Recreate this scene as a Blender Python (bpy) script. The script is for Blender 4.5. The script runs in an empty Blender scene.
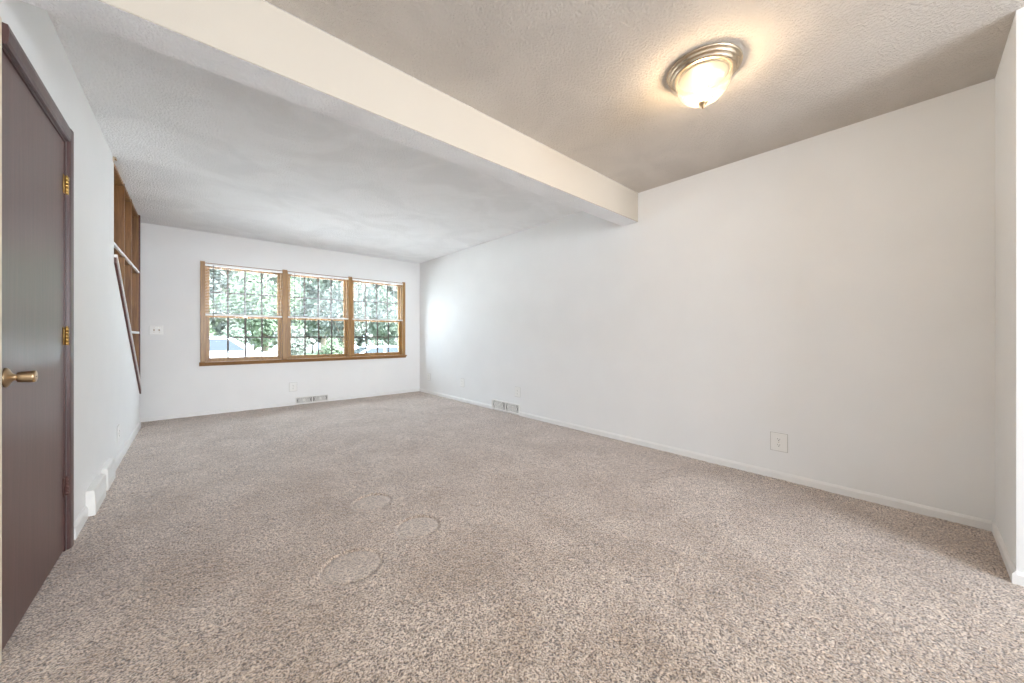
import bpy, bmesh, math, random
import numpy as np
from mathutils import Vector, Matrix
random.seed(7); rng = np.random.default_rng(7)
S = bpy.context.scene; COL = S.collection

# ------------------------------------------------------------ camera, sky, lights, exposure
F_PX = 358.0; CAM_H = 1.056; YAW = math.radians(41.6)
cd = bpy.data.cameras.new('camera'); cam = bpy.data.objects.new('camera', cd); COL.objects.link(cam)
cd.sensor_width = 36; cd.lens = F_PX/1024*36; cd.clip_start = 0.02; cd.clip_end = 300
cd.shift_y = -5.5/1024
cam.location = (0, 0, CAM_H); cam.rotation_euler = (math.pi/2, 0, -YAW); S.camera = cam

w = bpy.data.worlds.new('overcast_sky'); S.world = w; w.use_nodes = True
nt = w.node_tree; bg = nt.nodes['Background']
bg.inputs['Color'].default_value = (0.68, 0.835, 1.0, 1); bg.inputs['Strength'].default_value = 4.2
sl = bpy.data.lights.new('added_sun', 'SUN'); sl.energy = 12; sl.angle = math.radians(20); sl.color = (.96, .98, 1)  # soft sun added to brighten the ground and its bounce indoors
so = bpy.data.objects.new('added_sun', sl); COL.objects.link(so); so.rotation_euler = Vector((.75, -.27, .9)).to_track_quat('Z', 'Y').to_euler()
S.cycles.diffuse_bounces = 8; S.cycles.max_bounces = 14

S.view_settings.view_transform = 'Standard'; S.view_settings.look = 'None'
S.view_settings.exposure = 1.46; S.view_settings.gamma = 1; S.view_settings.use_curve_mapping = False

# room dimensions (metres)
XL, XR = -0.474, 3.25          # left and right walls
YF = 6.34                      # window wall
YB = -4.2                      # wall behind the camera
YN, XN = -0.288, 2.64          # short return wall at the right
H = 2.455
BY0, BY1, BZ = 1.80, 1.98, 2.172   # ceiling beam
WX0, WX1, WZ0, WZ1 = 0.105, 2.90, 0.705, 2.03   # window opening

def area(name, loc, rot, sx, sy, power=None, col=(1, 1, 1), portal=False):
    l = bpy.data.lights.new(name, 'AREA'); l.shape = 'RECTANGLE'; l.size = sx; l.size_y = sy
    l.color = col
    if portal: l.cycles.is_portal = True
    else: l.energy = power
    o = bpy.data.objects.new(name, l); o.location = loc; o.rotation_euler = rot; COL.objects.link(o); return o
# portals only guide the sky's own light through the openings
area('sky_portal', ((WX0+WX1)/2, YF+0.2, (WZ0+WZ1)/2), (-math.pi/2, 0, 0), WX1-WX0, WZ1-WZ0, portal=True)
area('sky_portal', (1.05, YB-0.2, 1.55), (math.pi/2, 0, 0), 2.6, 1.5, portal=True)   # added opening behind the viewer
rd = area('rear_fill', (1.05, YB+0.03, 1.55), (math.pi/2, 0, 0), 2.5, 1.4, 22, (0.97, 0.98, 1.0)); rd.data.spread = math.radians(85)  # fill light added at the rear opening to brighten the window wall

# ------------------------------------------------------------ materials
def new_mat(name):
    m = bpy.data.materials.new(name); m.use_nodes = True
    return m, m.node_tree, m.node_tree.nodes['Principled BSDF']
def N(nt, t, **kw):
    n = nt.nodes.new(t)
    for k, v in kw.items():
        if k in n.inputs: n.inputs[k].default_value = v
        else: setattr(n, k, v)
    return n
def plain(name, col, rough=0.5, metal=0.0, noise=0.06, nscale=12, bump=0.0, bscale=200):
    m, nt, p = new_mat(name)
    tc = N(nt, 'ShaderNodeTexCoord')
    nz = N(nt, 'ShaderNodeTexNoise', Scale=nscale, Detail=3.0)
    nt.links.new(tc.outputs['Object'], nz.inputs['Vector'])
    r = N(nt, 'ShaderNodeValToRGB')
    r.color_ramp.elements[0].position = .3; r.color_ramp.elements[1].position = .7
    r.color_ramp.elements[0].color = (*[c*(1-noise) for c in col], 1)
    r.color_ramp.elements[1].color = (*[min(1, c*(1+noise)) for c in col], 1)
    nt.links.new(nz.outputs['Fac'], r.inputs['Fac']); nt.links.new(r.outputs['Color'], p.inputs['Base Color'])
    p.inputs['Roughness'].default_value = rough; p.inputs['Metallic'].default_value = metal
    if bump:
        n2 = N(nt, 'ShaderNodeTexNoise', Scale=bscale, Detail=4.0)
        nt.links.new(tc.outputs['Object'], n2.inputs['Vector'])
        b = N(nt, 'ShaderNodeBump', Strength=bump, Distance=0.004)
        nt.links.new(n2.outputs['Fac'], b.inputs['Height']); nt.links.new(b.outputs['Normal'], p.inputs['Normal'])
    return m
def wood(name, c0, c1, rough=.45, axis='Z', scale=9, coat=0.0):
    m, nt, p = new_mat(name)
    tc = N(nt, 'ShaderNodeTexCoord'); mp = N(nt, 'ShaderNodeMapping')
    s = {'X': (.06, 1, 1), 'Y': (1, .06, 1), 'Z': (1, 1, .06)}[axis]
    mp.inputs['Scale'].default_value = s
    nt.links.new(tc.outputs['Object'], mp.inputs['Vector'])
    nz = N(nt, 'ShaderNodeTexNoise', Scale=scale*6, Detail=6.0, Roughness=.65, Distortion=.6)
    nt.links.new(mp.outputs['Vector'], nz.inputs['Vector'])
    r = N(nt, 'ShaderNodeValToRGB'); r.color_ramp.elements[0].position = .32; r.color_ramp.elements[1].position = .68
    r.color_ramp.elements[0].color = (*c0, 1); r.color_ramp.elements[1].color = (*c1, 1)
    nt.links.new(nz.outputs['Fac'], r.inputs['Fac']); nt.links.new(r.outputs['Color'], p.inputs['Base Color'])
    p.inputs['Roughness'].default_value = rough
    if coat: p.inputs['Coat Weight'].default_value = coat; p.inputs['Coat Roughness'].default_value = .25
    b = N(nt, 'ShaderNodeBump', Strength=.15, Distance=.002)
    nt.links.new(nz.outputs['Fac'], b.inputs['Height']); nt.links.new(b.outputs['Normal'], p.inputs['Normal'])
    return m

def ceiling_mat(name, col, dist, s1):
    m, nt, p = new_mat(name)
    tc = N(nt, 'ShaderNodeTexCoord')
    a = N(nt, 'ShaderNodeTexNoise', Scale=s1, Detail=5.0, Roughness=.6)
    v = N(nt, 'ShaderNodeTexVoronoi', Scale=s1*1.3)
    nt.links.new(tc.outputs['Object'], a.inputs['Vector']); nt.links.new(tc.outputs['Object'], v.inputs['Vector'])
    r = N(nt, 'ShaderNodeValToRGB'); r.color_ramp.elements[0].position = .42; r.color_ramp.elements[1].position = .6
    nt.links.new(a.outputs['Fac'], r.inputs['Fac'])
    mx = N(nt, 'ShaderNodeMath', operation='MULTIPLY_ADD'); mx.inputs[1].default_value = -.5
    nt.links.new(v.outputs['Distance'], mx.inputs[0]); nt.links.new(r.outputs['Color'], mx.inputs[2])
    b = N(nt, 'ShaderNodeBump', Strength=1.0, Distance=dist)
    nt.links.new(mx.outputs[0], b.inputs['Height']); nt.links.new(b.outputs['Normal'], p.inputs['Normal'])
    # patchy whitewash of a repainted texture
    big = N(nt, 'ShaderNodeTexNoise', Scale=2.2, Detail=4.0, Distortion=.8)
    nt.links.new(tc.outputs['Object'], big.inputs['Vector'])
    r2 = N(nt, 'ShaderNodeValToRGB'); r2.color_ramp.elements[0].position = .40; r2.color_ramp.elements[1].position = .60
    r2.color_ramp.elements[0].color = (*[c*.955 for c in col], 1); r2.color_ramp.elements[1].color = (*[min(1, c*1.03) for c in col], 1)
    nt.links.new(big.outputs['Fac'], r2.inputs['Fac']); nt.links.new(r2.outputs['Color'], p.inputs['Base Color'])
    p.inputs['Roughness'].default_value = .95; p.inputs['Specular IOR Level'].default_value = .2
    return m

def carpet_mat():
    m, nt, p = new_mat('carpet_frieze')
    tc = N(nt, 'ShaderNodeTexCoord')
    L = nt.links.new
    warp = N(nt, 'ShaderNodeTexNoise', Scale=60.0, Detail=2.0)
    L(tc.outputs['Object'], warp.inputs['Vector'])
    f = N(nt, 'ShaderNodeTexNoise', Scale=140.0, Detail=2.0, Roughness=.5, Distortion=.6)
    L(tc.outputs['Object'], f.inputs['Vector'])
    r = N(nt, 'ShaderNodeValToRGB'); e = r.color_ramp.elements
    e[0].position = .37; e[0].color = (.10, .065, .04, 1)
    e[1].position = .62; e[1].color = (.80, .68, .565, 1)
    x = e.new(.44); x.color = (.33, .245, .175, 1)
    x = e.new(.52); x.color = (.54, .435, .345, 1)
    L(f.outputs['Fac'], r.inputs['Fac'])
    big = N(nt, 'ShaderNodeTexNoise', Scale=2.6, Detail=6.0, Roughness=.6, Distortion=.5)
    L(tc.outputs['Object'], big.inputs['Vector'])
    r2 = N(nt, 'ShaderNodeValToRGB'); r2.color_ramp.elements[0].position = .35; r2.color_ramp.elements[1].position = .62
    r2.color_ramp.elements[0].color = (.82, .745, .66, 1); r2.color_ramp.elements[1].color = (1.08, 1.06, 1.05, 1)
    L(big.outputs['Fac'], r2.inputs['Fac'])
    mx = N(nt, 'ShaderNodeMixRGB', blend_type='MULTIPLY'); mx.inputs['Fac'].default_value = 1
    L(r.outputs['Color'], mx.inputs['Color1']); L(r2.outputs['Color'], mx.inputs['Color2'])
    mid = N(nt, 'ShaderNodeTexNoise', Scale=30.0, Detail=5.0, Roughness=.7, Distortion=.8)
    L(tc.outputs['Object'], mid.inputs['Vector'])
    r3 = N(nt, 'ShaderNodeValToRGB'); r3.color_ramp.elements[0].position = .36; r3.color_ramp.elements[1].position = .60
    r3.color_ramp.elements[0].color = (.70, .66, .61, 1); r3.color_ramp.elements[1].color = (1.04, 1.04, 1.04, 1)
    L(mid.outputs['Fac'], r3.inputs['Fac'])
    mx3 = N(nt, 'ShaderNodeMixRGB', blend_type='MULTIPLY'); mx3.inputs['Fac'].default_value = .85
    L(mx.outputs['Color'], mx3.inputs['Color1']); L(r3.outputs['Color'], mx3.inputs['Color2'])
    # crushed pile under former furniture feet; lighter tint stands in for less self-shadowing
    at = N(nt, 'ShaderNodeAttribute', attribute_name='crushed_pile_light')
    sc = N(nt, 'ShaderNodeMath', operation='MULTIPLY'); sc.inputs[1].default_value = .25; L(at.outputs['Fac'], sc.inputs[0])
    mc = N(nt, 'ShaderNodeMixRGB'); mc.inputs['Color2'].default_value = (.60, .52, .44, 1)
    L(sc.outputs[0], mc.inputs['Fac']); L(mx3.outputs['Color'], mc.inputs['Color1'])
    L(mc.outputs['Color'], p.inputs['Base Color'])
    p.inputs['Roughness'].default_value = 1; p.inputs['Specular IOR Level'].default_value = .05
    p.inputs['Sheen Weight'].default_value = .6; p.inputs['Sheen Tint'].default_value = (.96, .96, 1, 1); p.inputs['Sheen Roughness'].default_value = .6
    b = N(nt, 'ShaderNodeBump', Strength=1.0, Distance=.007)
    L(f.outputs['Fac'], b.inputs['Height']); L(b.outputs['Normal'], p.inputs['Normal'])
    return m

def glass_mat(name, tint=(1, 1, 1), refl=.08):
    m = bpy.data.materials.new(name); m.use_nodes = True; nt = m.node_tree; nt.nodes.clear()
    o = N(nt, 'ShaderNodeOutputMaterial'); t = N(nt, 'ShaderNodeBsdfTransparent'); g = N(nt, 'ShaderNodeBsdfGlossy', Roughness=.02)
    t.inputs['Color'].default_value = (*tint, 1)
    lw = N(nt, 'ShaderNodeLayerWeight', Blend=refl); mx = N(nt, 'ShaderNodeMixShader')
    nt.links.new(lw.outputs['Fresnel'], mx.inputs[0]); nt.links.new(t.outputs[0], mx.inputs[1]); nt.links.new(g.outputs[0], mx.inputs[2])
    nt.links.new(mx.outputs[0], o.inputs[0]); return m

def dome_mat():
    m = bpy.data.materials.new('ribbed_alabaster_glass'); m.use_nodes = True; nt = m.node_tree; nt.nodes.clear()
    o = N(nt, 'ShaderNodeOutputMaterial'); tr = N(nt, 'ShaderNodeBsdfTransparent'); tl = N(nt, 'ShaderNodeBsdfTranslucent'); g = N(nt, 'ShaderNodeBsdfGlossy', Roughness=.15)
    tc = N(nt, 'ShaderNodeTexCoord'); nz = N(nt, 'ShaderNodeTexNoise', Scale=14.0, Detail=3.0, Distortion=1.5)
    nt.links.new(tc.outputs['Object'], nz.inputs['Vector'])
    r = N(nt, 'ShaderNodeValToRGB'); r.color_ramp.elements[0].color = (.80, .72, .58, 1); r.color_ramp.elements[1].color = (1, .97, .90, 1)
    nt.links.new(nz.outputs['Fac'], r.inputs['Fac']); nt.links.new(r.outputs['Color'], tl.inputs['Color'])
    tr.inputs['Color'].default_value = (.86, .82, .74, 1)
    a = N(nt, 'ShaderNodeMixShader'); a.inputs[0].default_value = .05
    nt.links.new(tr.outputs[0], a.inputs[1]); nt.links.new(tl.outputs[0], a.inputs[2])
    b = N(nt, 'ShaderNodeMixShader'); b.inputs[0].default_value = .06
    nt.links.new(a.outputs[0], b.inputs[1]); nt.links.new(g.outputs[0], b.inputs[2])
    nt.links.new(b.outputs[0], o.inputs[0]); return m

M = {}
M['wall'] = plain('wall_paint_white', (.835, .832, .822), .75, noise=.012, nscale=3, bump=.12, bscale=160)
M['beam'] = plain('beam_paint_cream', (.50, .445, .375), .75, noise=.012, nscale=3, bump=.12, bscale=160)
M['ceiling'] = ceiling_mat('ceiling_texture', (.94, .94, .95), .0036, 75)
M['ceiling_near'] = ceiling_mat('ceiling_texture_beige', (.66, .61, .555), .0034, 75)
M['carpet'] = carpet_mat()
M['trim'] = plain('trim_gloss_white', (.83, .82, .80), .4, noise=.02)
M['plate'] = plain('ivory_plastic', (.85, .84, .81), .35, noise=.01)
M['plate_edge'] = plain('plate_shadow_line', (.50, .48, .45), .8)  # grey for the shadow edge drawn around outlet plates
M['slot'] = plain('dark_slot', (.05, .045, .04), .6)
M['register'] = plain('register_enamel', (.80, .785, .75), .4, noise=.03)
M['duct'] = plain('duct_shadow_metal', (.26, .25, .24), .6)
M['door'] = wood('mahogany_slab', (.075, .026, .022), (.115, .044, .036), .34, 'Z', 7, coat=.18)
M['door_trim'] = wood('mahogany_casing', (.065, .030, .028), (.100, .048, .042), .38, 'Z', 8, coat=.2)
M['oak'] = wood('golden_oak', (.24, .115, .028), (.42, .225, .065), .42, 'Z', 8, coat=.2)
M['oak_x'] = wood('golden_oak_sill', (.19, .085, .022), (.34, .165, .048), .42, 'X', 8, coat=.2)
M['shelf'] = wood('stained_shelf_wood', (.16, .062, .014), (.34, .165, .045), .45, 'Z', 7, coat=.15)
M['rail'] = wood('dark_cherry_rail', (.09, .032, .024), (.15, .055, .042), .4, 'Y', 8)
M['muntin'] = plain('backlit_grille', (.085, .06, .05), .5)  # dark colour stands in for the backlit look of the muntins
M['blind'] = plain('blind_vinyl_white', (.88, .87, .86), .45, noise=.01)
M['brass'] = plain('aged_brass', (.62, .40, .13), .28, 1.0, noise=.1)
M['brass_dull'] = plain('antique_brass', (.50, .36, .22), .3, 1.0, noise=.12)
M['bronze_dark'] = plain('painted_hinge', (.13, .06, .05), .45, .3)
M['nickel'] = plain('brushed_nickel', (.68, .57, .43), .25, 1.0, noise=.05, nscale=30)
M['glass'] = glass_mat('window_glass', (.97, .985, .98), .06)
M['dome'] = dome_mat()
M['bulb'] = plain('frosted_bulb', (.9, .88, .82), .4)
M['bulb'].node_tree.nodes['Principled BSDF'].inputs['Emission Color'].default_value = (1, .78, .54, 1)
M['bulb'].node_tree.nodes['Principled BSDF'].inputs['Emission Strength'].default_value = 85
M['grass'] = plain('lawn', (.085, .11, .05), .95, noise=.25, nscale=3)
M['asphalt'] = plain('bounce_concrete', (.76, .74, .71), .9, noise=.08, nscale=2)  # paleness chosen to bounce daylight up onto the ceiling
M['car'] = plain('white_car_paint', (.62, .63, .65), .18, noise=.01)
M['tyre'] = plain('tyre_rubber', (.05, .05, .05), .8)
M['carglass'] = plain('tinted_car_glass', (.03, .036, .042), .06, noise=.02)
M['chrome'] = plain('wheel_alloy', (.6, .6, .62), .25, 1.0)
M['siding'] = plain('pale_siding', (.62, .62, .61), .7, noise=.04)
M['roof'] = plain('shingle_roof', (.33, .31, .30), .9, noise=.15, nscale=20)
M['bark'] = plain('tree_bark', (.20, .16, .12), .95, noise=.3, nscale=14)
for k, c in enumerate([(.16, .20, .12), (.15, .175, .13), (.19, .20, .165)]):
    M['leaf%d' % k] = plain('tree_leaves', c, .8, noise=.3, nscale=1.5)
M['step'] = M['carpet']

# ------------------------------------------------------------ mesh helpers
def mesh_from(bm, name, m):
    me = bpy.data.meshes.new(name); bmesh.ops.recalc_face_normals(bm, faces=bm.faces); bm.to_mesh(me); bm.free()
    if m: me.materials.append(m)
    return me
def obj(name, bm, m, parent=None, smooth=False):
    me = bm if isinstance(bm, bpy.types.Mesh) else mesh_from(bm, name, m)
    if smooth:
        for p in me.polygons: p.use_smooth = True
    o = bpy.data.objects.new(name, me); COL.objects.link(o)
    if parent: o.parent = parent
    return o
def tag(o, label, cat, group=None, kind=None):
    o['label'] = label; o['category'] = cat
    if group: o['group'] = group
    if kind: o['kind'] = kind
    return o
def struct(o, label=None):
    o['kind'] = 'structure'
    if label: o['label'] = label
    return o
def thing(name, label, cat, loc=(0, 0, 0), rz=0, group=None):
    o = bpy.data.objects.new(name, None); COL.objects.link(o); o.empty_display_size = .1
    o.location = loc; o.rotation_euler = (0, 0, rz)
    return tag(o, label, cat, group)
def new(): return bmesh.new()
def box(bm, x0, x1, y0, y1, z0, z1, bev=0.0, seg=2):
    vs = [bm.verts.new(p) for p in [(x0, y0, z0), (x1, y0, z0), (x1, y1, z0), (x0, y1, z0), (x0, y0, z1), (x1, y0, z1), (x1, y1, z1), (x0, y1, z1)]]
    fs = [bm.faces.new([vs[i] for i in f]) for f in [(3, 2, 1, 0), (4, 5, 6, 7), (0, 1, 5, 4), (1, 2, 6, 5), (2, 3, 7, 6), (3, 0, 4, 7)]]
    if bev:
        es = list({e for f in fs for e in f.edges})
        bmesh.ops.bevel(bm, geom=es, offset=bev, segments=seg, affect='EDGES', profile=.5)
    return bm
def prism(bm, pts, axis, a, b):
    """closed outline pts swept along axis from a to b"""
    def P(p, t):
        return {'X': (t, p[0], p[1]), 'Y': (p[0], t, p[1]), 'Z': (p[0], p[1], t)}[axis]
    A = [bm.verts.new(P(p, a)) for p in pts]; B = [bm.verts.new(P(p, b)) for p in pts]
    bm.faces.new(A[::-1]); bm.faces.new(B)
    n = len(pts)
    for i in range(n): bm.faces.new((A[i], A[(i+1) % n], B[(i+1) % n], B[i]))
    return bm
def lathe(bm, prof, n=48, mtx=None, cap=True):
    rings = []
    for r, z in prof:
        if r < 1e-5: rings.append([bm.verts.new((0, 0, z))])
        else: rings.append([bm.verts.new((r*math.cos(2*math.pi*i/n), r*math.sin(2*math.pi*i/n), z)) for i in range(n)])
    for a, b in zip(rings, rings[1:]):
        for i in range(n):
            j = (i+1) % n
            if len(a) == 1 and len(b) == 1: continue
            if len(a) == 1: bm.faces.new((a[0], b[i], b[j]))
            elif len(b) == 1: bm.faces.new((a[i], b[0], a[j]))
            else: bm.faces.new((a[i], b[i], b[j], a[j]))
    if mtx:
        vs = [v for r in rings for v in r]
        bmesh.ops.transform(bm, matrix=mtx, verts=vs)
    return bm
def tube(bm, p0, p1, r, n=12, r1=None):
    p0, p1 = Vector(p0), Vector(p1); d = p1-p0
    q = Vector((0, 0, 1)).rotation_difference(d.normalized()).to_matrix().to_4x4()
    r1 = r if r1 is None else r1
    return lathe(bm, [(0, 0), (r, 0), (r1, d.length), (0, d.length)], n, Matrix.Translation(p0) @ q)

# ------------------------------------------------------------ floor (cut pile carpet as real relief)
def smooth_noise(ny, nx, cell, seed):
    g = np.random.default_rng(seed).standard_normal((int(ny/cell)+4, int(nx/cell)+4))
    yi = np.arange(ny)/cell; xi = np.arange(nx)/cell
    y0 = yi.astype(int); x0 = xi.astype(int); fy = yi-y0; fx = xi-x0
    fy = (fy*fy*(3-2*fy))[:, None]; fx = (fx*fx*(3-2*fx))[None, :]
    a = g[np.ix_(y0, x0)]; b = g[np.ix_(y0, x0+1)]; c = g[np.ix_(y0+1, x0)]; d = g[np.ix_(y0+1, x0+1)]
    return a*(1-fy)*(1-fx)+b*(1-fy)*fx+c*fy*(1-fx)+d*fy*fx
def carpet():
    st = .0070
    xs = np.arange(XL-.10, XR+st, st); xs[-1] = XR
    ys = np.arange(-.75, YF+st, st); ys[-1] = YF
    nx, ny = len(xs), len(ys)
    z = .0011*smooth_noise(ny, nx, 1.1, 1)+.0008*smooth_noise(ny, nx, 2.3, 2)+.0004*smooth_noise(ny, nx, 7, 3)+.0010*smooth_noise(ny, nx, 26, 4)
    X, Y = np.meshgrid(xs, ys)
    # round furniture-foot dents pressed in the pile
    press = np.zeros_like(z)
    for cx, cy, rr in DENTS:
        d = np.hypot(X-cx, Y-cy)
        k = 1/(1+np.exp((d-rr)/.003))
        ring = np.exp(-((d-rr)/.0075)**2); press = np.maximum(press, k)
        z = z*(1-.65*k) - .0050*k - .0065*ring
    z -= .006
    co = np.stack([X, Y, z], -1).reshape(-1, 3)
    idx = np.arange(nx*ny).reshape(ny, nx)
    q = np.stack([idx[:-1, :-1], idx[:-1, 1:], idx[1:, 1:], idx[1:, :-1]], -1).reshape(-1, 4)
    extra = [(-1.65, YB), (XR, YB), (XR, -.745), (-1.65, -.745), (-1.65, YF), (XL-.09, YF), (XL-.09, -.745)]
    base = nx*ny
    co = np.vstack([co, np.array([(a, b, -.006) for a, b in extra])])
    q = np.vstack([q, [[base, base+1, base+2, base+3], [base+3, base+6, base+5, base+4]]])
    me = bpy.data.meshes.new('floor')
    me.vertices.add(len(co)); me.vertices.foreach_set('co', co.astype(np.float32).ravel())
    me.loops.add(q.size); me.loops.foreach_set('vertex_index', q.ravel().astype(np.int32))
    me.polygons.add(len(q)); me.polygons.foreach_set('loop_start', np.arange(0, q.size, 4, dtype=np.int32))
    me.polygons.foreach_set('use_smooth', np.ones(len(q), bool))
    me.update(calc_edges=True); me.materials.append(M['carpet'])
    at = me.attributes.new('crushed_pile_light', 'FLOAT', 'POINT')
    at.data.foreach_set('value', np.concatenate([press.ravel(), np.zeros(len(extra))]).astype(np.float32))
    return me
def floor_pt(px, py):
    d = CAM_H*F_PX/(py-336); u = (px-512)/F_PX
    return d*(math.sin(YAW)+u*math.cos(YAW)), d*(math.cos(YAW)-u*math.sin(YAW))
DENTS = [(*floor_pt(372, 501), .112), (*floor_pt(418, 525), .112), (*floor_pt(352, 564), .125)]
floor_o = struct(obj('floor', carpet(), None), 'wall-to-wall beige and brown speckled carpet')
struct(obj('floor_slab', box(new(), -1.8, XR+.14, YB-.14, YF+.16, -.12, -.028), M['asphalt']))

# ------------------------------------------------------------ walls, ceiling, beam
T = .14
b = new(); box(b, -1.8, XR+T, BY0, YF+.16, H, H+.12)
struct(obj('ceiling', b, M['ceiling']), 'white textured ceiling')
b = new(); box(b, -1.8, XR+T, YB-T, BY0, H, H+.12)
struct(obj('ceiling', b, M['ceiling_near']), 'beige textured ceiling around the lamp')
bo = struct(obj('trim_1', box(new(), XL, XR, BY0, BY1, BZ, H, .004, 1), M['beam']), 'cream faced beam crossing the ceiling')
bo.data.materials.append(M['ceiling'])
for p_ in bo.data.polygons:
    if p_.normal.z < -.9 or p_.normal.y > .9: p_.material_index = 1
struct(obj('wall_right', box(new(), XR, XR+T, YN, YF, -.02, H), M['wall']))
b = new(); box(b, XN, XR+T, YN-.12, YN, -.02, H); box(b, XN, XN+.12, YB, YN-.12, -.02, H)
struct(obj('wall_near_right', b, M['wall']))
# window wall
b = new()
box(b, -1.8, WX0, YF, YF+.16, -.02, H); box(b, WX1, XR+T, YF, YF+.16, -.02, H)
box(b, WX0, WX1, YF, YF+.16, -.02, WZ0); box(b, WX0, WX1, YF, YF+.16, WZ1, H)
struct(obj('wall_window', b, M['wall']))
# back wall (behind the viewer) with an added opening sized for the sky light it admits
b = new()
box(b, -.6, -.25, YB-T, YB, -.02, H); box(b, 2.35, XN+.12, YB-T, YB, -.02, H); box(b, -.25, 2.35, YB-T, YB, 2.3, H); box(b, -.25, 2.35, YB-T, YB, -.02, .8)
struct(obj('wall_back', b, M['wall']))
# left wall with the sloped stair opening
SY0, SY1 = 4.20, 5.97          # bookcase opening along Y
SLZ0, SLZ1 = 1.69, .44         # sloped sill heights at its ends
DY0, DY1, DZ = 1.999, 2.80, 2.03   # door opening
WT = .12
b = new()
box(b, XL-WT, XL, YB, DY0, -.02, H); box(b, XL-WT, XL, DY0, DY1, DZ, H); box(b, XL-WT, XL, DY1, SY0, -.02, H)
prism(b, [(SY0, -.02), (SY1, -.02), (SY1, SLZ1-.03), (SY0, SLZ0-.03)], 'X', XL-WT, XL)
struct(obj('wall_left', b, M['wall']))
struct(obj('wall_stairwell', box(new(), -1.8, -1.65, .5, YF, -.02, H), M['wall']))
struct(obj('wall_closet', box(new(), -1.65, XL-WT, 1.2, 1.3, -.02, H), M['wall']))

# baseboards
def board(name, pts_a, pts_b, side, h=.048, t=.012):
    """moulded strip from a to b; side = unit vector into the room"""
    a, c = Vector((*pts_a, 0)), Vector((*pts_b, 0)); n = Vector((*side, 0))
    prof = [(0, -.012), (t, -.012), (t, h*.72), (t*.55, h*.92), (t*.3, h), (0, h)]
    bm = new()
    A = [bm.verts.new(a+n*p+Vector((0, 0, z))) for p, z in prof]; B = [bm.verts.new(c+n*p+Vector((0, 0, z))) for p, z in prof]
    bm.faces.new(A); bm.faces.new(B[::-1])
    for i in range(len(prof)):
        j = (i+1) % len(prof); bm.faces.new((A[i], A[j], B[j], B[i]))
    return struct(obj(name, bm, M['trim']))
RV = (3.50, 4.08)      # register on the right wall (Y)
WV = (1.165, 1.63)     # register on the window wall (X)
board('baseboard_right', (XR, YN+.012), (XR, RV[0]), (-1, 0)); board('baseboard_right_far', (XR, RV[1]), (XR, YF-.012), (-1, 0))
board('baseboard_window', (-1.6, YF), (WV[0], YF), (0, -1), .042); board('baseboard_window_far', (WV[1], YF), (XR-.0, YF), (0, -1), .042)
board('baseboard_near_right', (XN-.012, YN), (XR, YN), (0, 1)); board('baseboard_hall', (XN, YB), (XN, YN), (-1, 0))
board('baseboard_left', (XL, DY1+.108), (XL, 3.20), (1, 0), .07); board('baseboard_left_middle', (XL, 3.545), (XL, 3.655), (1, 0), .07)
board('baseboard_left_far', (XL, 3.965), (XL, SY1), (1, 0), .07)
board('baseboard_left_near', (XL, YB), (XL, DY0-.064), (1, 0), .07)
# white square cap on the free end of the left wall
struct(obj('trim_2', box(new(), XL-WT, XL+.001, SY1, SY1+.012, -.02, SLZ1-.01), M['trim']), 'painted end of the left wall')

# ------------------------------------------------------------ door
d = bpy.data.objects.new('door_1', None); COL.objects.link(d); d.location = (XL, DY0, 0); struct(d, 'dark brown flush wooden door')
def lbox(*a, **k): return box(new(), *a, **k)
# local: x into the room, y along the wall
W_ = DY1-DY0
obj('door_slab', lbox(-.040, -.004, .003, W_-.022, .006, DZ-.022, bev=.002, seg=1), M['door'], d)
b = new(); box(b, -WT, -.001, W_-.018, W_, -.01, DZ-.0); box(b, -WT, -.001, .0, .002, -.01, DZ); box(b, -WT, -.001, .002, W_-.018, DZ-.018, DZ)
box(b, -.06, -.042, W_-.034, W_-.018, -.01, DZ-.018); box(b, -.06, -.042, .002, W_-.034, DZ-.036, DZ-.018)
obj('door_jamb', b, M['door_trim'], d)
cp = [(0, .0), (.010, .0), (.014, .012), (.016, .045), (.013, .066), (0, .068)]
b = new(); prism(b, [(x, W_+.006-.010+y) for x, y in cp], 'Z', -.01, DZ+.062); obj('door_casing', b, M['door_trim'], d)
b = new(); prism(b, [(x, DZ-.008+y) for x, y in cp], 'Y', -.004, W_-.002); obj('head_casing', b, M['door_trim'], d)
b = lbox(.0003, .005, -.060, -.020, -.01, DZ+.062, bev=.002, seg=1); cc = obj('side_casing', b, plain('cream_casing_paint', (.76, .68, .54), .5), d); cc['label'] = 'cream painted casing at the latch side'
for i, z in enumerate((1.80, 1.055, .315)):
    m = M['brass'] if i < 2 else M['bronze_dark']
    b = new(); box(b, -.003, -.001, W_-.050, W_-.020, z-.044, z+.044)
    for k in range(5):
        tube(b, (.003, W_-.014, z-.044+k*.0176), (.003, W_-.014, z-.044+k*.0176+.0168), .0068, 14)
    tube(b, (.003, W_-.014, z+.044), (.003, W_-.014, z+.050), .0045, 10, .0015)
    hg = obj('hinge', b, m, d, True); hg['label'] = ('brass hinge', 'brass hinge', 'dark painted hinge')[i]
KY, KZ = .046, .915
mt = Matrix.Translation((-.004, KY, KZ)) @ Matrix.Rotation(math.pi/2, 4, 'Y')
k = obj('door_knob', lathe(new(), [(0, .023), (.010, .023), (.0155, .0245), (.0180, .028), (.0190, .036), (.0200, .056), (.0205, .060), (.0195, .0635), (.015, .0650), (.0, .0640)], 40, mt), M['brass_dull'], d, True)
obj('rosette', lathe(new(), [(0, 0), (.0335, 0), (.0335, .003), (.029, .007), (.018, .012), (.0125, .016), (.0095, .022), (.0095, .0275), (0, .0275)], 40, mt), M['brass_dull'], k, True)
b = new(); box(b, -.004+.0645, -.004+.0653, KY-.007, KY+.007, KZ-.0012, KZ+.0012); obj('keyway', b, M['slot'], k)

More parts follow.
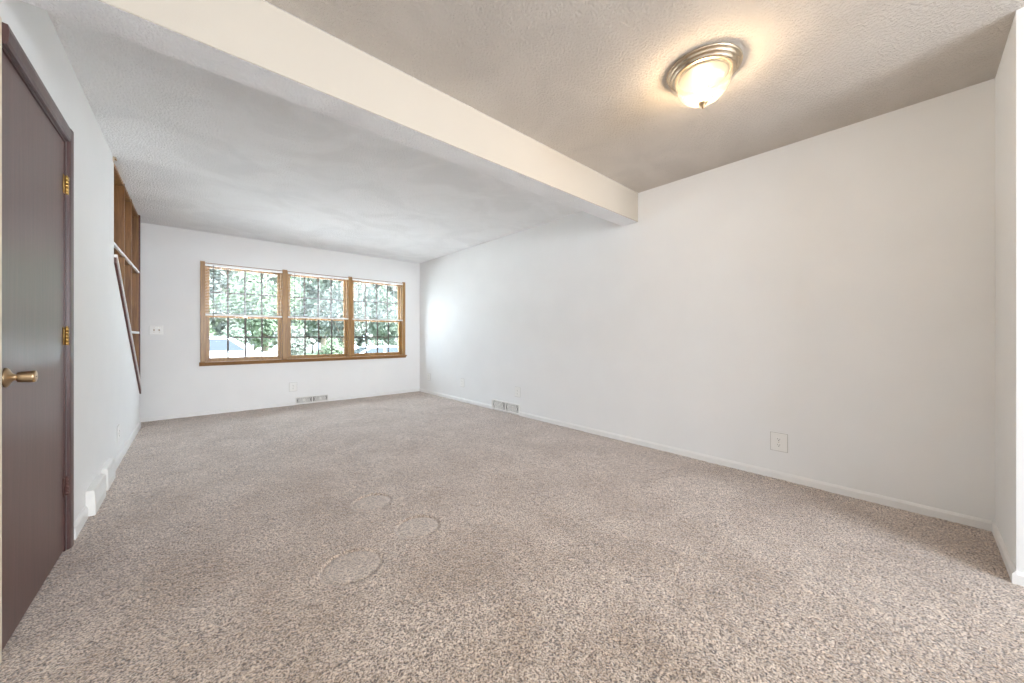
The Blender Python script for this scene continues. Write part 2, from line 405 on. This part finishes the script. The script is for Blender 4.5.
# ------------------------------------------------------------ bookcase in the stair opening
BD = .24
bc = thing('bookcase', 'tall brown stained wood bookcase with slanted bottom set in the left wall', 'bookcase', (XL, SY0, 0))
def slz(y): return SLZ0+(SLZ1-SLZ0)*(y/(SY1-SY0))      # y local
LB = SY1-SY0; x0, x1 = -BD, -.004
b = new(); prism(b, [(0, slz(0)), (.008, slz(0)), (LB, slz(LB)), (LB, H-.001), (0, H-.001)], 'X', x0, x0+.008); obj('back_panel', b, M['shelf'], bc)
ys = [0.0, .615, 1.12, LB-.022]; tp = .022
for i, y in enumerate(ys):
    b = new(); prism(b, [(y, slz(y)), (y+tp, slz(y+tp)), (y+tp, H-.002), (y, H-.002)], 'X', x0+.009, x1)
    obj('upright', b, M['shelf'], bc)
for i in range(3):
    y0, y1 = ys[i]+tp+.0005, ys[i+1]-.0005
    obj('top_board', lbox(x0+.009, x1-.004, y0, y1, H-.03, H-.003), M['shelf'], bc)
SH = 1.79
for i in range(3):
    y0, y1 = ys[i]+tp+.0005, ys[i+1]-.0005
    s = obj('shelf', lbox(x0+.009, x1-.012, y0, y1, SH-.011, SH+.011), M['shelf'], bc)
b = lbox(x1-.0115, x1+.006, .0, LB-.001, SH-.012, SH+.012, bev=.003); s = obj('shelf_edge', b, M['trim'], bc); s['label'] = 'white shelf edge'  # white strip along the shelf front
SH2 = 1.095
for i in (1, 2):
    y0, y1 = ys[i]+tp+.0005, ys[i+1]-.0005
    if i == 1: y0 = .615+tp+.20
    obj('shelf', lbox(x0+.009, x1-.012, y0, y1, SH2-.010, SH2+.010), M['shelf'], bc)
b = lbox(x1-.0115, x1+.006, .86, LB-.001, SH2-.012, SH2+.012, bev=.003); s = obj('shelf_edge', b, M['trim'], bc); s['label'] = 'white shelf edge'
# sloped sill: white strip over dark cherry moulding
b = new(); prism(b, [(-.0, slz(0)-.03), (LB, slz(LB)-.03), (LB, slz(LB)-.002), (0, slz(0)-.002)], 'X', -WT, .0)
obj('sloped_sill', b, M['rail'], bc)
b = new(); prism(b, [(-.0, slz(0)-.055), (LB-.0, slz(LB)-.055), (LB-.0, slz(LB)-.012), (0, slz(0)-.012)], 'X', .0005, .014)
obj('sloped_rail', b, M['rail'], bc)
b = new(); prism(b, [(-.0, slz(0)-.011), (LB, slz(LB)-.011), (LB, slz(LB)+.012), (0, slz(0)+.012)], 'X', -.0035, .020)
s = obj('rail_cap', b, M['trim'], bc); s['label'] = 'white painted cap strip along the slanted rail'
b = lbox(x1+.0005, x1+.012, LB-.026, LB, slz(LB)+.03, H-.004, bev=.002); obj('end_stile', b, M['rail'], bc)
# small white corner bracket where the bookcase meets the ceiling
b = new(); box(b, 0, .02, 0, .05, H-.014, H-.001, .002); box(b, .0, .004, 0, .05, H-.035, H-.014)
bk = obj('corner_bracket', b, M['nickel'], None); bk.location = (XL, SY0-.056, 0); tag(bk, 'small metal bracket on the left wall at the ceiling beside the bookcase top', 'bracket')

# ------------------------------------------------------------ windows
FR = .075     # half opening split
posts = [(WX0, .995), (1.06, 1.94), (2.0, WX1)]   # clear spans between the mullion posts
YI = YF      # inner wall face
def window(n, xa, xb):
    root = bpy.data.objects.new('window_%d' % n, None); COL.objects.link(root); root.location = ((xa+xb)/2, YF, WZ0)
    struct(root, 'oak double-hung window with divided panes'); w = xb-xa; h = WZ1-WZ0; hw = w/2
    # frame liner in the wall depth
    b = new(); t = .02
    box(b, -hw, -hw+t, .01, .15, 0, h); box(b, hw-t, hw, .01, .15, 0, h); box(b, -hw+t, hw-t, .01, .15, h-t, h); box(b, -hw+t, hw-t, .01, .15, 0, t)
    obj('window_frame', b, M['oak'], root)
    mid = 1.327-WZ0
    for nm, z0, z1, y0 in (('lower_sash', t, mid+.018, .035), ('upper_sash', mid-.018, h-t, .072)):
        s = .032; b = new(); y1 = y0+.032; xa_, xb_ = -hw+t, hw-t
        box(b, xa_, xa_+s, y0, y1, z0, z1, .003, 1); box(b, xb_-s, xb_, y0, y1, z0, z1, .003, 1)
        box(b, xa_+s, xb_-s, y0, y1, z1-s*.8, z1, .003, 1); box(b, xa_+s, xb_-s, y0, y1, z0, z0+(s if nm == 'lower_sash' else s*.8), .003, 1)
        sash = obj(nm, b, M['oak'], root)
        gx0, gx1 = xa_+s, xb_-s; gz0 = z0+(s if nm == 'lower_sash' else s*.8); gz1 = z1-s*.8
        g = new(); ym = (y0+y1)/2
        box(g, gx0, gx1, ym-.002, ym+.002, gz0, gz1); obj('pane', g, M['glass'], sash)
        g = new(); mw = .0105
        for k in (1, 2, 3):
            x = gx0+(gx1-gx0)*k/4; box(g, x-mw, x+mw, ym-.011, ym-.003, gz0, gz1)
        zz = (gz0+gz1)/2
        for k in range(4):
            xs0 = gx0+(gx1-gx0)*k/4+(mw if k else 0); xs1 = gx0+(gx1-gx0)*(k+1)/4-(mw if k < 3 else 0)
            box(g, xs0, xs1, ym-.011, ym-.003, zz-mw, zz+mw)
        obj('muntins', g, M['muntin'], sash)
    g = new(); box(g, -.03, .03, .022, .036, mid-.010, mid+.008, .003); obj('sash_lock', g, M['brass_dull'], root)
    return root
for i, (a, c) in enumerate(posts): window(i+1, a, c)
# casings and stool
cz0, cz1 = WZ0, WZ1+.022
tr = 3
for x0_, x1_, dep, lab in ((WX0-.045, WX0+.004, .020, 'left oak window casing'), (.995, 1.06, .014, 'left oak window mullion'), (1.94, 2.0, .014, 'right oak window mullion'), (WX1-.004, WX1+.05, .020, 'right oak window casing')):
    b = new()
    box(b, x0_, x1_, YF-dep, YF-.0005, cz0, cz1+.006, .004)
    if dep == .014: box(b, x0_+.001, x1_-.001, YF, YF+.15, cz0, WZ1)
    struct(obj('trim_%d' % tr, b, M['oak']), lab); tr += 1
b = new(); box(b, WX0+.004, WX1-.004, YF-.006, YF-.0005, WZ1+.002, WZ1+.012); struct(obj('trim_%d' % tr, b, M['oak_x']), 'thin strip standing in for the gap shadow over the blinds'); tr += 1  # dark strip drawn in place of the gap shadow above the headrails
b = new(); prism(b, [(YF, WZ0-.052), (YF-.020, WZ0-.052), (YF-.024, WZ0-.026), (YF-.058, WZ0-.024), (YF-.062, WZ0-.012), (YF-.058, WZ0-.001), (YF, WZ0-.001)], 'X', WX0-.055, WX1+.06)
struct(obj('trim_%d' % tr, b, M['oak_x']), 'oak window stool and apron'); tr += 1

# mini blinds
def blind(xa, xb):
    w = xb-xa-.008; hw = w/2
    root = thing('mini_blind', '', 'blind', ((xa+xb)/2, YF-.004, 0), 0, 'white mini blinds in the window')
    top = WZ1-.001; bot = 1.345
    b = new(); box(b, -hw, hw, -.030, .0, top-.028, top, .003); obj('headrail', b, M['blind'], root)
    b = new(); n = 31; tilt = math.radians(8)
    for k in range(n):
        z = top-.045-(top-.05-bot-.024)*k/(n-1)
        cy = -.015
        P = []
        for s_ in (-1, -.33, .33, 1):
            P.append((cy+s_*.0118*math.cos(tilt), z+s_*.0118*math.sin(tilt)+.0012*(1-s_*s_)))
        A = [b.verts.new((-hw+.003, *p)) for p in P]; B = [b.verts.new((hw-.003, *p)) for p in P]
        C_ = [b.verts.new((-hw+.003, p[0], p[1]-.0006)) for p in P]; D = [b.verts.new((hw-.003, p[0], p[1]-.0006)) for p in P]
        for q in range(3):
            b.faces.new((A[q], A[q+1], B[q+1], B[q])); b.faces.new((C_[q], D[q], D[q+1], C_[q+1]))
        b.faces.new((A[0], B[0], D[0], C_[0])); b.faces.new((A[3], C_[3], D[3], B[3]))
    obj('slats', b, M['blind'], root)
    b = new(); box(b, -hw+.002, hw-.002, -.027, -.003, bot-.012, bot+.012, .003); obj('bottom_rail', b, M['blind'], root)
    b = new()
    for x in (-hw*.62, 0, hw*.62):
        for y in (-.028, -.002): tube(b, (x, y, bot+.005), (x, y, top-.028), .0008, 6)
    obj('ladder_cord', b, M['blind'], root)
    b = new(); x = -hw+.085; tube(b, (x, -.034, 1.27), (x, -.034, top-.03), .0035, 8); tube(b, (x, -.034, 1.25), (x, -.034, 1.275), .0055, 8)
    tube(b, (x, -.034, top-.03), (x, -.028, top-.012), .002, 6)
    obj('tilt_wand', b, M['muntin'], root)
    return root
for (a, c), lab in zip(posts, ('white mini blind half lowered over the left window, nearest the switch plate', 'white mini blind half lowered over the middle window of the three', 'white mini blind half lowered over the right window, nearest the room corner')):
    blind(a, c)['label'] = lab

# ------------------------------------------------------------ ceiling light
LX, LY = 1.995, .738
lt = thing('ceiling_light', 'round flush ceiling light with brushed nickel base and glowing glass dome', 'light fixture', (LX, LY, H))
obj('base', lathe(new(), [(0, -.001), (.172, -.001), (.176, -.004), (.176, -.009), (.170, -.014), (.163, -.016), (.162, -.023), (.157, -.027), (.150, -.029), (.149, -.037), (.143, -.041), (.136, -.043), (.131, -.040), (.0, -.036)], 72), M['nickel'], lt, True)
obj('dark_pan', lathe(new(), [(0, -.046), (.110, -.046), (.118, -.042), (0, -.042)], 48), plain('pan_darkened', (.05, .045, .04), .5), lt, True)  # pan colour darkened to hold down the bulbs' glare inside the bowl
# fluted bowl
b = new(); n = 120; prof = []
for k in range(22):
    a = k/21*math.pi/2; prof.append((.128*math.cos(a)**.9 if k < 21 else 0, -.042-.136*math.sin(a)**1.05))
rings = []
for j, (r, z) in enumerate(prof):
    if r < 1e-4: rings.append([b.verts.new((0, 0, z))]); continue
    fl = .0022*min(1, r/.05)
    rings.append([b.verts.new(((r+fl*math.cos(30*t))*math.cos(t), (r+fl*math.cos(30*t))*math.sin(t), z)) for t in [2*math.pi*i/n for i in range(n)]])
for A, B in zip(rings, rings[1:]):
    for i in range(n):
        j = (i+1) % n
        if len(B) == 1: b.faces.new((A[i], B[0], A[j]))
        else: b.faces.new((A[i], B[i], B[j], A[j]))
obj('glass_dome', b, M['dome'], lt, True)
obj('finial', lathe(new(), [(0, -.172), (.019, -.174), (.021, -.178), (.016, -.187), (.007, -.192), (.009, -.197), (.006, -.205), (.003, -.209), (0, -.210)], 28), M['brass_dull'], lt, True)
for sx in (-1, 1):
    mt = Matrix.Translation((sx*.012, 0, -.118)) @ Matrix.Rotation(sx*math.pi/2, 4, 'Y')
    obj('bulb', lathe(new(), [(0, -.026), (.012, -.024), (.013, -.008), (.020, .008), (.026, .024), (.022, .040), (.010, .050), (0, .052)], 24, mt), M['bulb'], lt, True)

# ------------------------------------------------------------ wall plates
def rot_for(side):  # local: plate faces -Y; returns rotation z
    return {'window': 0, 'right': math.pi/2*-1, 'left': math.pi/2}[side]
def plate_loc(side, s, z):
    return {'window': (s, YF, z), 'right': (XR, s, z), 'left': (XL, s, z)}[side]
def make_outlet(w=.100, h=.130):
    root = thing('electrical_outlet', '', 'outlet', (0, 0, 0), 0)
    obj('cover_plate', box(new(), -w/2, w/2, -.0062, -.0003, -h/2, h/2, .0022), M['plate'], root)
    obj('shadow_rim', box(new(), -w/2-.003, w/2+.003, -.0028, -.0002, -h/2-.003, h/2+.003), M['plate_edge'], root)  # rim coloured darker in place of the plate's shadow edge
    for sz in (-.021, .021):
        b = new()
        pts = [(.0165*math.cos(a)*(1 if abs(math.cos(a)) < .9 else .97), max(-.0125, min(.0125, .0165*math.sin(a)))+sz) for a in [2*math.pi*i/28 for i in range(28)]]
        prism(b, pts, 'Y', -.0085, -.0062); r = obj('receptacle', b, M['plate'], root)
        b = new(); box(b, -.0075, -.0055, -.0092, -.0086, sz-.001, sz+.008); box(b, .0055, .0075, -.0092, -.0086, sz-.001, sz+.007)
        prism(b, [(.003*math.cos(a), .003*math.sin(a)+sz-.0075) for a in [2*math.pi*i/10 for i in range(10)]], 'Y', -.0092, -.0086)
        obj('slots', b, M['slot'], r)
    b = new(); prism(b, [(.003*math.cos(a), .003*math.sin(a)) for a in [2*math.pi*i/12 for i in range(12)]], 'Y', -.0075, -.0062); obj('screw', b, M['nickel'], root)
    return root
def dup(root, loc, rz, label):
    r = root.copy(); COL.objects.link(r); r.location = loc; r.rotation_euler = (0, 0, rz); r['label'] = label
    for ch in list(root.children):
        c = ch.copy(); COL.objects.link(c); c.parent = r
        for g in list(ch.children):
            e = g.copy(); COL.objects.link(e); e.parent = c
    return r
outlet = make_outlet(); outlet['group'] = 'outlet plates low on the walls'
outs = [('right', .672, .268, 'white duplex outlet plate on the long wall nearest the viewer, right of the ceiling beam'),
        ('right', 3.545, .305, 'white outlet plate right above the wall register on the long right wall'),
        ('right', 4.87, .30, 'white outlet plate on the right wall between the register and the far corner'),
        ('right', 5.98, .30, 'white outlet plate on the right wall closest to the far room corner'),
        ('window', 1.135, .275, 'white outlet plate under the window beside the register on the window wall'),
        ('left', 4.40, .245, 'white outlet plate low on the left wall past the boxy registers')]
for i, (sd, s, z, lab) in enumerate(outs):
    if i == 0:
        outlet.location = plate_loc(sd, s, z); outlet.rotation_euler = (0, 0, rot_for(sd)); outlet['label'] = lab
    else: dup(outlet, plate_loc(sd, s, z), rot_for(sd), lab)
sw = thing('light_switch', 'white double toggle switch plate on the window wall left of the window', 'light switch', (-.353, YF, 1.13))
obj('cover_plate', box(new(), -.062, .062, -.006, -.0003, -.059, .059, .003), M['plate'], sw)
for sx in (-.023, .023):
    b = new(); prism(b, [(-.0062, -.010), (-.014, .004), (-.016, .010), (-.0062, .010)], 'X', sx-.0045, sx+.0045); t = obj('toggle', b, M['brass_dull'], sw)
    t['label'] = 'dark toggle'
    for sz in (-.030, .030):
        b = new(); prism(b, [(sx+.003*math.cos(a), sz+.003*math.sin(a)) for a in [2*math.pi*i/10 for i in range(10)]], 'Y', -.0074, -.0062)
        obj('screw', b, M['nickel'], sw)

# ------------------------------------------------------------ registers
def scroll_register(name, label, loc, rz, w, h, z0):
    root = thing(name, label, 'vent', loc, rz, 'white wall registers with stamped grilles')
    hw = w/2
    b = new(); fr = .014
    # sloped face: bottom stands out from the wall
    for (a, c, z_, zz) in ((-hw, hw, z0, z0+fr), (-hw, hw, z0+h-fr, z0+h), (-hw, -hw+fr, z0+fr, z0+h-fr), (hw-fr, hw, z0+fr, z0+h-fr), (-fr/2, fr/2, z0+fr, z0+h-fr)):
        box(b, a, c, -.020, -.0005, z_, zz, .002, 1)
    obj('register_frame', b, M['register'], root)
    obj('duct_back', box(new(), -hw+fr, hw-fr, -.004, -.0008, z0+fr, z0+h-fr), M['duct'], root)
    b = new()     # stamped lattice: crossing diagonals and a centre medallion in each half
    for half in (-1, 1):
        cx = half*hw/2; ww = hw-fr*1.5; hh = h-2*fr; cz = z0+h/2
        n = 7
        for k in range(-n, n+1):
            for s_ in (-1, 1):
                xa = cx+k*ww/n*.5-hh/2*s_*.5; xb = cx+k*ww/n*.5+hh/2*s_*.5
                lo, hi = cx-ww/2, cx+ww/2
                if min(xa, xb) < lo or max(xa, xb) > hi: continue
                tube(b, (xa, -.013, cz-hh/2), (xb, -.013, cz+hh/2), .0032, 6)
        lathe(b, [(0, -.004), (.022, -.004), (.022, .003), (.014, .005), (0, .005)], 20, Matrix.Translation((cx, -.013, cz)) @ Matrix.Rotation(math.pi/2, 4, 'X'))
    obj('grille', b, M['register'], root)
    b = new(); tube(b, (hw*.55, -.020, z0+h*.55), (hw*.55, -.034, z0+h*.60), .003, 8); obj('damper_lever', b, M['nickel'], root)
    return root
scroll_register('wall_register', 'white wall register with patterned grille at the foot of the right wall', (XR, (RV[0]+RV[1])/2, 0), -math.pi/2, RV[1]-RV[0]-.004, .135, .006)
scroll_register('wall_register', 'white wall register with patterned grille under the window', ((WV[0]+WV[1])/2, YF, 0), 0, WV[1]-WV[0]-.004, .105, .006)
def box_register(label, y0, y1, dep, h):
    root = thing('baseboard_register', label, 'vent', (XL, (y0+y1)/2, 0), math.pi/2, 'boxy white baseboard registers on the left wall')
    hw = (y1-y0)/2
    b = new(); prism(b, [(-.0005, .0), (-dep, .0), (-dep, h*.30), (-dep*.93, h*.93), (-dep*.80, h), (-.0005, h)], 'X', -hw, hw)
    bmesh.ops.bevel(b, geom=list(b.edges), offset=.0018, segments=2, affect='EDGES')
    obj('housing', b, M['register'], root)
    b = new()
    for k in range(9):
        z = h*.36+k*h*.055
        y = -dep*(1-.07*(z-h*.30)/(h*.58))
        box(b, -hw+.03, hw-.03, y-.0012, y+.0015, z, z+h*.018)
    obj('louvres', b, M['trim'], root)
    return root
box_register('boxy white baseboard register on the left wall nearest the brown door', 3.205, 3.54, .040, .150)
box_register('boxy white baseboard register on the left wall, the one farther from the door', 3.66, 3.96, .036, .150)

# ------------------------------------------------------------ outside: ground, cars, trees, house
def gz(x): return -.50-.065*max(0, min(8, x-1.5))
b = new(); xs = [-40, -10, 1.5, 3.5, 5.5, 7.5, 9.5, 40]
prev = None
for x in xs:
    z = gz(x); a = b.verts.new((x, 21.0, z)); c = b.verts.new((x, 60, z))
    if prev: b.faces.new((prev[0], a, c, prev[1]))
    prev = (a, c)
tag(obj('lawn', b, M['grass']), 'green lawn outside beyond the window', 'lawn', None, 'structure')
b = new(); prev = None
for x in xs:
    z = gz(x)+.02; a = b.verts.new((x, YF+.3, z)); c = b.verts.new((x, 21.0, z))
    if prev: b.faces.new((prev[0], a, c, prev[1]))
    prev = (a, c)
tag(obj('driveway', b, M['asphalt']), 'concrete driveway under the cars, made pale to bounce light indoors', 'driveway', None, 'structure')

def car(label, loc, rz, L, side, cabin, wz, W=1.8, group=None, panes=((.06, .47), (.53, .93))):
    """side: body outline (x,z) up to the beltline; cabin: greenhouse outline; built along +x"""
    root = thing('car', label, 'car', loc, rz)
    b = new(); prism(b, side, 'Y', -W/2, W/2)
    bmesh.ops.bevel(b, geom=[e for e in b.edges], offset=.06, segments=3, affect='EDGES', clamp_overlap=True)
    body = obj('body', b, M['car'], root, True)
    (bx0, bz), (tx0, tz), (tx1, tz1), (bx1, bz1) = cabin
    b = new(); inset = .20
    v = [b.verts.new(p) for p in [(bx0, -W/2+.05, bz), (bx1, -W/2+.05, bz1), (bx1, W/2-.05, bz1), (bx0, W/2-.05, bz), (tx0, -W/2+inset, tz), (tx1, -W/2+inset, tz1), (tx1, W/2-inset, tz1), (tx0, W/2-inset, tz)]]
    for f in [(3, 2, 1, 0), (4, 5, 6, 7), (0, 1, 5, 4), (1, 2, 6, 5), (2, 3, 7, 6), (3, 0, 4, 7)]: b.faces.new([v[i] for i in f])
    bmesh.ops.bevel(b, geom=list(b.edges), offset=.05, segments=3, affect='EDGES')
    obj('cabin', b, M['car'], root, True)
    def lerp(a, c, t): return a+(c-a)*t
    for sy in (-1, 1):      # side glass, two panes each side
        for t0, t1 in panes:
            b = new(); P = []
            for tt, hh in ((t0, .16), (t1, .16), (t1, .84), (t0, .84)):
                xb = lerp(bx0, bx1, tt); xt = lerp(tx0, tx1, tt); x = lerp(xb, xt, hh); z = lerp(lerp(bz, bz1, tt), lerp(tz, tz1, tt), hh)
                y = lerp(W/2-.05, W/2-inset, hh)
                P.append((x, sy*(y+.006), z))
            A = [b.verts.new(p) for p in P]; B = [b.verts.new((p[0], p[1]-sy*.03, p[2])) for p in P]
            b.faces.new(A); b.faces.new(B[::-1])
            for i in range(4): b.faces.new((A[i], A[(i+1) % 4], B[(i+1) % 4], B[i]))
            obj('side_window', b, M['carglass'], root)
    for nm, xb, xt, zb, zt, s_ in (('rear_window', bx0, tx0, bz, tz, -1), ('windshield', bx1, tx1, bz1, tz1, 1)):
        b = new(); P = []
        for yy, hh in ((-.8, .14), (.8, .14), (.8, .88), (-.8, .88)):
            y = yy*lerp(W/2-.05, W/2-inset, hh); P.append((lerp(xb, xt, hh)+s_*.008, y, lerp(zb, zt, hh)))
        A = [b.verts.new(p) for p in P]; B = [b.verts.new((p[0]-s_*.03, p[1], p[2])) for p in P]
        b.faces.new(A); b.faces.new(B[::-1])
        for i in range(4): b.faces.new((A[i], A[(i+1) % 4], B[(i+1) % 4], B[i]))
        obj(nm, b, M['carglass'], root)
    for x in wz:
        for sy in (-1, 1):
            mt = Matrix.Translation((x, sy*(W/2-.20), .34)) @ Matrix.Rotation(-sy*math.pi/2, 4, 'X')
            wh = obj('wheel', lathe(new(), [(0, 0), (.30, 0), (.34, .03), (.34, .19), (.30, .215), (.21, .215), (.21, .20), (0, .20)], 32, mt), M['tyre'], root, True)
            obj('hubcap', lathe(new(), [(0, .221), (.10, .221), (.20, .212), (.205, .202), (0, .202)], 24, mt), M['chrome'], wh, True)
    xf = max(p[0] for p in side); xr = min(p[0] for p in side)
    for sy in (-1, 1):
        obj('headlight', box(new(), xf-.10, xf+.004, sy*.62-.16, sy*.62+.16, .66, .80, .02), M['chrome'], root)
        obj('side_mirror', box(new(), bx1-.42, bx1-.28, sy*(W/2+.03)-.07, sy*(W/2+.03)+.07, bz1+.02, bz1+.15, .02), M['car'], root)
        t = obj('tail_light', box(new(), xr-.004, xr+.10, sy*.70-.10, sy*.70+.10, .70, .95, .02), plain('red_lens', (.5, .04, .03), .2), root); t['label'] = 'red tail light'
    return root
# SUV facing right
car('tall white car parked outside, seen through the left window', (.62, 18, gz(0)-.12), 0, 4.8,
    [(-2.4, .35), (-2.45, .62), (-2.4, 1.06), (1.15, 1.06), (2.28, .90), (2.42, .70), (2.42, .38), (1.9, .30), (-2.0, .30)],
    [(-2.36, 1.02), (-2.15, 1.70), (.40, 1.66), (1.25, 1.02)], (-1.5, 1.5), 1.86, panes=((.40, .93),))
# sedan facing left
car('low white car parked outside, seen through the right window', (6.75, 18.3, gz(6.75)+.02), math.pi, 4.6,
    [(-2.25, .34), (-2.32, .60), (-2.28, .92), (1.05, .92), (2.15, .78), (2.3, .60), (2.28, .34), (1.9, .24), (-1.9, .24)],
    [(-1.75, .88), (-1.0, 1.38), (.25, 1.38), (1.15, .88)], (-1.4, 1.42), 1.78)

def tree(label, x, y, r, h, k, n=2600, leaf=.24, bushy=False, name='tree', group='trees and shrubs beyond the cars'):
    root = thing(name, label, 'tree' if name == 'tree' else 'shrub', (x, y, gz(x)), random.uniform(0, 6), group)
    b = new(); zt = h*.45 if not bushy else h*.3
    lathe(b, [(0, 0), (r*.10, 0), (r*.065, zt*.5), (r*.05, zt), (r*.02, h*.8), (0, h*.82)], 10)
    for q in range(6):
        a = q*1.05; p = Vector((0, 0, zt*(.6+.08*q))); tube(b, p, p+Vector((math.cos(a)*r*.6, math.sin(a)*r*.6, h*.25)), r*.03, 6, r*.008)
    obj('trunk', b, M['bark'], root)
    # clustered leaves
    R = np.random.default_rng(int(abs(x*97+y*31))+k)
    nc = 26; cz = (h*.62 if not bushy else h*.5); hz = h*.42 if not bushy else h*.48
    dirs = R.normal(size=(nc, 3)); dirs /= np.linalg.norm(dirs, axis=1)[:, None]
    cs = dirs*np.array([r*.72, r*.72, hz*.72])*R.uniform(.35, 1, (nc, 1))+np.array([0, 0, cz])
    which = R.integers(0, nc, n); off = R.normal(size=(n, 3)); off /= np.linalg.norm(off, axis=1)[:, None]
    c = cs[which]+off*r*.36*R.uniform(.6, 1, (n, 1)); c[:, 2] = np.maximum(c[:, 2], .12)
    u = R.normal(size=(n, 3)); u /= np.linalg.norm(u, axis=1)[:, None]
    v = np.cross(u, R.normal(size=(n, 3))); v /= np.linalg.norm(v, axis=1)[:, None]
    s = leaf*R.uniform(.5, 1, (n, 1)); nn = np.cross(u, v)*leaf*.12
    co = np.stack([c-u*s, c+v*s*.5+nn, c+u*s, c-v*s*.5+nn], 1).reshape(-1, 3)
    me = bpy.data.meshes.new('foliage'); me.from_pydata(co.tolist(), [], np.arange(4*n).reshape(-1, 4).tolist()); me.materials.append(M['leaf%d' % k])
    obj('foliage', me, None, root); return root
tree('bushy bright green tree behind the tall white car at the left window', -.6, 24.5, 2.2, 5.2, 0, 3600, .2, True)
tree('light green tree between the two cars, behind the left window', 3.3, 26.5, 2.3, 6.8, 0, 3600, .2, True)
tree('pale green full tree outside the middle of the three windows', 8.0, 27, 2.3, 7.4, 2, 3600, .2, True)
tree('dull green tree outside the right edge of the middle window', 12.4, 30.5, 2.2, 7.2, 1, 3600, .2, True)
tree('tall grey green tree far behind on the left', .6, 34, 4.2, 11.5, 2, 4200, .32, True)
tree('tall grey green tree far behind the middle window', 9.4, 38, 4.0, 12.5, 1, 4200, .34, True)
for i_, (x_, lab_) in enumerate(((-1.6, 'low green shrub behind the rear of the tall white car'), (1.5, 'low green shrub behind the windows of the tall white car'), (3.9, 'low dark green shrub behind the hood of the tall white car'), (6.1, 'low shrub behind the gap between the two parked cars'), (8.4, 'low shrub behind the roof of the low white car'), (10.8, 'low shrub beside the rear end of the low white car'))):
    tree(lab_, x_, 22.4+.3*(i_ % 2), 1.0, 1.9+.35*(i_ % 3), i_ % 3, 1800, .12, True, 'shrub')

def hedge():
    root = thing('hedgerow', 'long tall green hedgerow across the far side of the lawn', 'hedge', (9, 47, gz(10)))
    R = np.random.default_rng(5); n = 16000
    L_ = 32
    b = new()
    for k in range(24):
        x = -L_+k*2*L_/23; tube(b, (x, 0, 0), (x+.2, 0, 5.2), .12, 6, .03)
    t = obj('stems', b, M['bark'], root); t['kind'] = 'stuff'
    c = np.stack([R.uniform(-L_, L_, n), R.normal(0, .8, n), R.uniform(.05, 1, n)**.8*12.5], 1)
    c[:, 2] *= 1+.12*np.sin(c[:, 0]*.9)+.07*np.sin(c[:, 0]*2.3)
    u = R.normal(size=(n, 3)); u /= np.linalg.norm(u, axis=1)[:, None]
    v = np.cross(u, R.normal(size=(n, 3))); v /= np.linalg.norm(v, axis=1)[:, None]
    s = .8*R.uniform(.5, 1, (n, 1)); co = np.stack([c-u*s, c+v*s*.6, c+u*s, c-v*s*.6], 1).reshape(-1, 3); co[:, 2] = np.maximum(co[:, 2], .01)
    me = bpy.data.meshes.new('foliage'); me.from_pydata(co.tolist(), [], np.arange(4*n).reshape(-1, 4).tolist()); me.materials.append(M['leaf2'])
    obj('foliage', me, None, root)
hedge()
hs = thing('neighbour_house', 'pale siding house with low roof outside the right window', 'house', (19.6, 33, gz(10)))
b = new(); box(b, -4.2, 4.2, -.0, 7, 0, 3.1)
for k in range(20): box(b, -4.21, 4.21, -.025, -.0, .15+k*.148, .15+k*.148+.12)
obj('siding_wall', b, M['siding'], hs)
b = new(); prism(b, [(-.6, 3.0), (3.5, 5.2), (7.6, 3.0)], 'X', -4.7, 4.7); obj('roof', b, M['roof'], hs)
for x in (-2.4, 0, 2.4):
    wv = obj('window', box(new(), x-.55, x+.55, -.06, -.026, 1.1, 2.4, .01), M['trim'], hs); obj('pane', box(new(), x-.47, x+.47, -.07, -.061, 1.18, 2.32), M['carglass'], wv)
